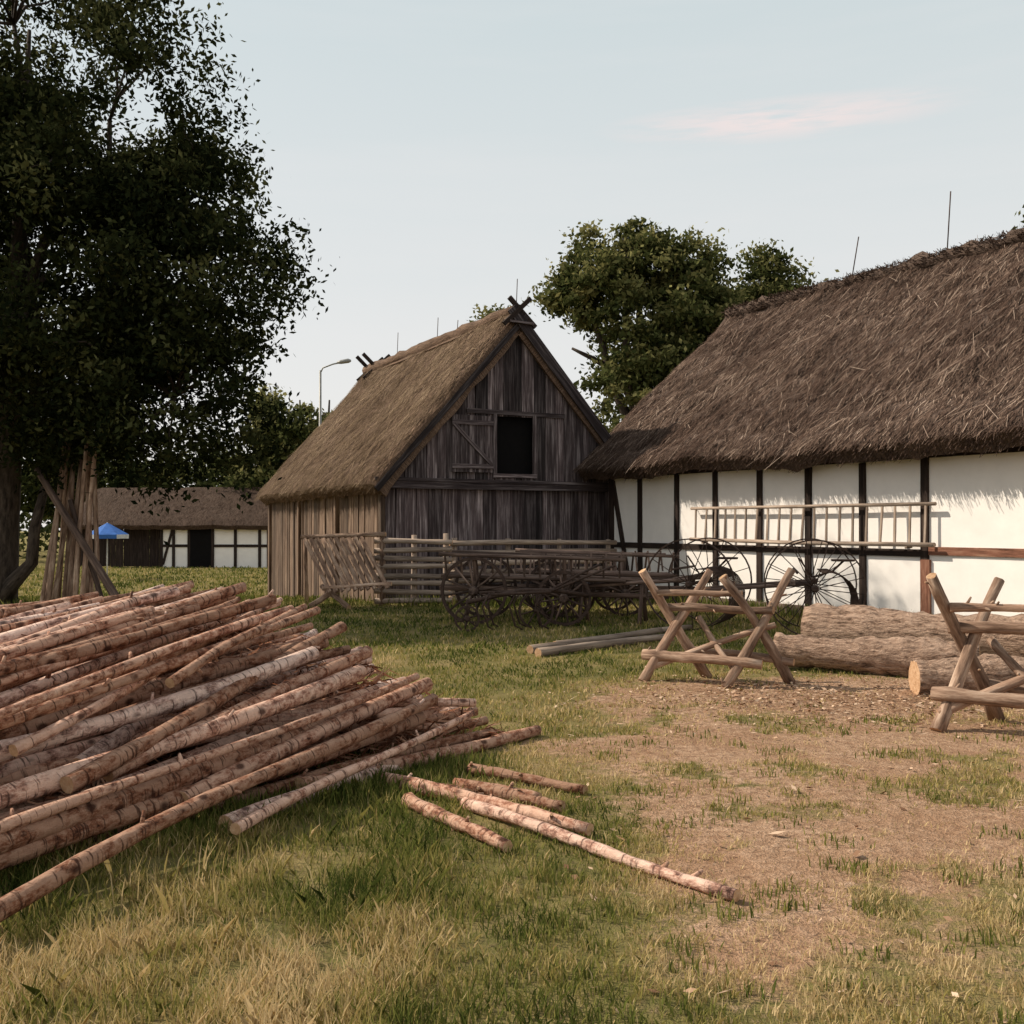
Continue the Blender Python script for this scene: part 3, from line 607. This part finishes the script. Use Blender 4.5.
def plough():
    e=empty('horse_cultivator',(.15,16.2,0),math.radians(20)); mb=MB()
    wheel(mb,(.25,.0,.3),(0,1,0),.3,8,.04,.03,.012,.05,.12); wheel(mb,(-.9,.0,.2),(.3,1,0),.2,6,.04,.03,.012,.05,.12)
    mb.tube([(-.9,0,.45),(0,0,.62),(.6,0,.6),(1.2,.1,.5)],.035,8); mb.tube([(-.9,0,.2),(-.9,0,.5)],.02,6); mb.tube([(.25,0,.3),(.25,0,.6)],.02,6)
    for i in range(5):
        x=-.6+i*.22; mb.tube([(x,(i%2-.5)*.4,.6),(x-.12,(i%2-.5)*.4,.4),(x-.02,(i%2-.5)*.4,.08),(x+.1,(i%2-.5)*.4,.02)],.015,6)
    mb.tube([(-.6,-.25,.58),(.4,-.25,.6)],.025,6); mb.tube([(-.6,.25,.58),(.4,.25,.6)],.025,6)
    for s in(-1,1): mb.tube([(.5,s*.05,.6),(1.1,s*.2,.85),(1.5,s*.28,1.0)],.02,6)
    mb.obj('frame_and_tines',['iron'],e)
plough()
def rake(a,b,R,ns):
    a=V3((*a,0)); b=V3((*b,0)); d=(b-a).normalized(); f=V3((-1,-.1,0)); f=(f-d*f.dot(d)).normalized()
    e=empty('hay_rake',(0,0,0)); mb=MB(); up=V3((0,0,1))
    for p in(a,b): wheel(mb,p+up*R,d,R,ns,.045,.02,.007,.055,.2)
    mb.obj('spoked_wheels',['iron'],e); mb=MB()
    mb.tube([a+up*R,b+up*R],.028,8); mb.beam(a+up*.82+d*.1,b+up*.82-d*.1,.08,.07); mb.tube([a+up*.95+f*.25,b+up*.95+f*.25],.02,6)
    n=16
    for i in range(n):
        p=a.lerp(b,.07+.86*i/(n-1)); pts=[]
        for k in range(10):
            t=math.radians(100-19*k); pts.append(p+up*(.5+.46*math.sin(t))-f*(.18+.44*math.cos(t)))
        mb.tube(pts,.008,5)
    mid=a.lerp(b,.5)
    mb.tube([mid+up*.85,mid+up*.95-f*.3,mid+up*1.1-f*.45],.018,6); mb.tube([mid+up*1.10-f*.45,mid+up*1.13-f*.45],[.17,.18],14)
    mb.tube([mid+up*.85,mid+up*1.15+f*.2],.014,6)
    mb.obj('axle_tines_and_seat',['iron'],e); mb=MB()
    for s in(-.32,.32): mb.log(mid+d*s+up*.78,mid+d*s*.9+f*1.9+up*.62,.035,.028,8,5,.005,0,0)
    mb.beam(mid-d*.45+f*.3+up*.78,mid+d*.45+f*.3+up*.78,.07,.05)
    mb.obj('shafts',['wagon'],e)
rake((4.75,16.35),(4.42,14.95),.72,18)
rake((3.35,17.4),(2.78,16.1),.72,14)
mb=MB()
for i in range(5): mb.log((.9+random.uniform(-.1,.1),17.2+i*.12,.78+.07*(i%2)),(2.5+random.uniform(-.2,.2),16.9+i*.14,.74+.07*(i%2)),.04,.035,8,5,.006,0,1)
for x in(1.2,2.2):
    for s in(-.3,.35): mb.log((x+s*.3,17.3+s,0),(x,17.3,.75),.035,.03,8,2,.004)
mb.obj('pole_trestle',['wagon','cut'])
mb=MB()
for (x0,y0,x1,y1,r) in((530,654,660,634,.06),(538,657,668,640,.055),(555,648,690,630,.05)):
    Y0=1690/(y0-525);Y1=1690/(y1-525); mb.log(G(x0,Y0,r),G(x1,Y1,r),r,r*.85,10,6,.006,0,1)
mb.obj('wooden_poles',['grey','cut'])
# ---------------------------------------------------------------- sawhorses
def sawhorse(c,e1,ax,sc,seed):
    random.seed(seed); mb=MB(); c=V3((*c,0)); e1=V3((*e1,0)).normalized(); ax=V3((*ax,0)); up=V3((0,0,1))
    L=lambda a,b,r0,r1:mb.log(a,b,r0*sc,r1*sc,12,8,.022,0,1,.11,3)
    for k,s in enumerate((-.5,.5)):
        o=c+ax*s
        for q in(-1,1):
            p0=o-e1*q*.42*sc+ax*.05*q; p1=o+e1*q*(.33+.04*random.random())*sc+up*(1.12+.08*random.random())*sc+ax*.05*q
            L(p0,p1,.056,.042)
    L(c-ax*.68+up*.76*sc,c+ax*.68+up*.78*sc,.046,.038)
    L(c-ax*.62-e1*.27*sc+up*.27*sc,c+ax*.80-e1*.25*sc+up*.24*sc,.056,.048)
    L(c-ax*.62+e1*.28*sc+up*.30*sc,c+ax*.66+e1*.25*sc+up*.24*sc,.045,.04)
    L(c-ax*.5-e1*.2*sc+up*.93*sc,c+ax*.5-e1*.18*sc+up*.95*sc,.034,.03)
    L(c-ax*.5-e1*.34*sc+up*.12*sc,c+ax*.5+e1*.2*sc+up*.62*sc,.036,.03)
    L(c-ax*.45+e1*.22*sc+up*.66*sc,c+ax*.55-e1*.30*sc+up*.16*sc,.034,.028)
    mb.obj('sawhorse',['horse','cut'])
sawhorse((2.14,10.75),(.93,.25),(.78,-.42),1.0,3)
sawhorse((4.10,8.25),(.80,.45),(.70,-.40),1.05,5)
# ---------------------------------------------------------------- tree trunks on the ground
def bigtrunk(a,b,r0,r1,seed):
    random.seed(seed); mb=MB(); a=V3(a);b=V3(b);n=34;pts=[];rad=[]
    for i in range(n+1):
        t=i/n; pts.append(a.lerp(b,t)+V3((0,0,.03*math.sin(3*t+seed)))+V3((.03*math.sin(8*t+seed),.02,0))); rad.append((r0+(r1-r0)*t)*(1+.10*math.sin(t*9+seed)+random.uniform(-.04,.04)))
    mb.tube(pts,rad,26,0,1,.08,r=.55); 
    mb.obj('felled_tree_trunk',['trunk','cut'])
bigtrunk((3.75,13.1,.29),(7.2,11.0,.29),.29,.32,1)
bigtrunk((3.0,11.75,.19),(5.0,10.9,.22),.17,.24,2)
bigtrunk((3.95,10.0,.17),(5.4,9.9,.2),.2,.2,4)
# ---------------------------------------------------------------- log pile
random.seed(33)
def pile():
    mb=MB(); d0=V3((.69,.72,0)).normalized(); c=V3((-.72,.69,0)); E0=V3((.15,8.0,0))
    cl=lambda v,m:max(-m,min(m,v))
    rot=lambda a:V3((d0.x*math.cos(a)-d0.y*math.sin(a),d0.x*math.sin(a)+d0.y*math.cos(a),0))
    z=.05
    while z<1.10:
        t0=z*1.0; t1=3.7-z*1.0; t=t0+random.uniform(0,.08)
        while t<t1:
            r=random.uniform(.026,.058); d=rot(cl(random.gauss(0,.2),.33)+.12*z)
            back=z*1.55+abs(random.gauss(0,.42))+.1*t*(z<.3)
            en=E0+c*t-d*back+V3((0,0,z+random.uniform(-.03,.06)+.05*z)); L=random.uniform(2.3,4.3)
            st=en-d*L; st.z=max(.05,z*.50-random.uniform(-.06,.10))
            mb.log(st,en,r,r*random.uniform(.65,1),11,10,.02,0,1,.09,random.randint(0,3))
            t+=random.uniform(.11,.20)
        z+=.090
    def lay(en,d,L,r,zs):
        st=en-d*L; st.z=zs; mb.log(st,en,r,r*.78,11,10,.02,0,1,.09,3)
    for i in range(28):   # loose ones lying across the top
        t=random.uniform(1.0,2.7); zz=min(t*.95,(3.7-t)*.95,1.05)+.03; d=rot(cl(random.gauss(.08,.28),.5))
        lay(E0+c*t-d*(zz*1.6+random.uniform(.05,1.2))+V3((0,0,zz)),d,random.uniform(1.4,3.0),random.uniform(.024,.042),max(.06,zz*.72))
    for i in range(9):   # sloping down over the front towards the right
        d=rot(random.uniform(-.42,-.16)); s=i/8
        lay(V3((-1.5+1.2*s+random.uniform(-.1,.1),6.7+1.1*s+random.uniform(-.1,.1),random.uniform(.22,.42)-.12*s)),d,random.uniform(2.2,3.2),random.uniform(.03,.05),random.uniform(.45,.62))
    for i in range(7):   # top ones pitched up to the right
        d=rot(random.uniform(.05,.32)); lay(E0+c*random.uniform(1.5,2.1)-d*random.uniform(1.7,2.3)+V3((0,0,random.uniform(1.10,1.2))),d,random.uniform(2.6,3.4),random.uniform(.035,.05),random.uniform(.45,.6))
    e=empty('log_pile'); mb.obj('logs',['log','cut'],e)
    n=8500; t=rng.uniform(.0,3.3,n); zt=np.minimum(np.minimum(t/1.0,(3.7-t)/1.0),1.05); z=np.clip(zt-rng.uniform(-.03,.25,n),.03,2)
    bk=z*1.6+rng.uniform(.15,3.3,n); x=E0.x+c.x*t-d0.x*bk; y=E0.y+c.y*t-d0.y*bk; z=z*(1-.13*np.clip(bk-z*1.6,0,4))
    a=rng.normal(math.atan2(d0.y,d0.x),.8,n); l=rng.uniform(.02,.13,n); ww=rng.uniform(.0015,.006,n)
    u=np.stack([np.cos(a)*l,np.sin(a)*l,rng.normal(0,.35,n)*l],-1); v=np.stack([-np.sin(a)*ww,np.cos(a)*ww,ww],-1); cc=np.stack([x,y,z+.035],-1)
    cv=np.stack([0*a,0*a,rng.normal(0,.3,n)*l],-1)
    polys('bark_strips',np.stack([cc-u-v,cc+cv-v,cc+u-v*.3,cc+u+v*.3,cc+cv+v,cc-u+v],1),rng.random(n),'twig',e)
pile()
for (x0,y0,x1,y1,r) in((300,797,538,736,.055),(385,786,590,835,.045),(408,806,508,852,.042),(465,808,736,900,.034),(470,773,585,795,.036),(462,790,562,812,.04),(395,790,470,800,.045),(455,786,540,800,.03)):
    mb=MB(); Y0=1690/(y0-525);Y1=1690/(y1-525); mb.log(G(x0,Y0,r*1.05),G(x1,Y1,r*.95),r,r*.75,12,12,.012,0,1,.09,3); mb.obj('loose_log',['log','cut'])
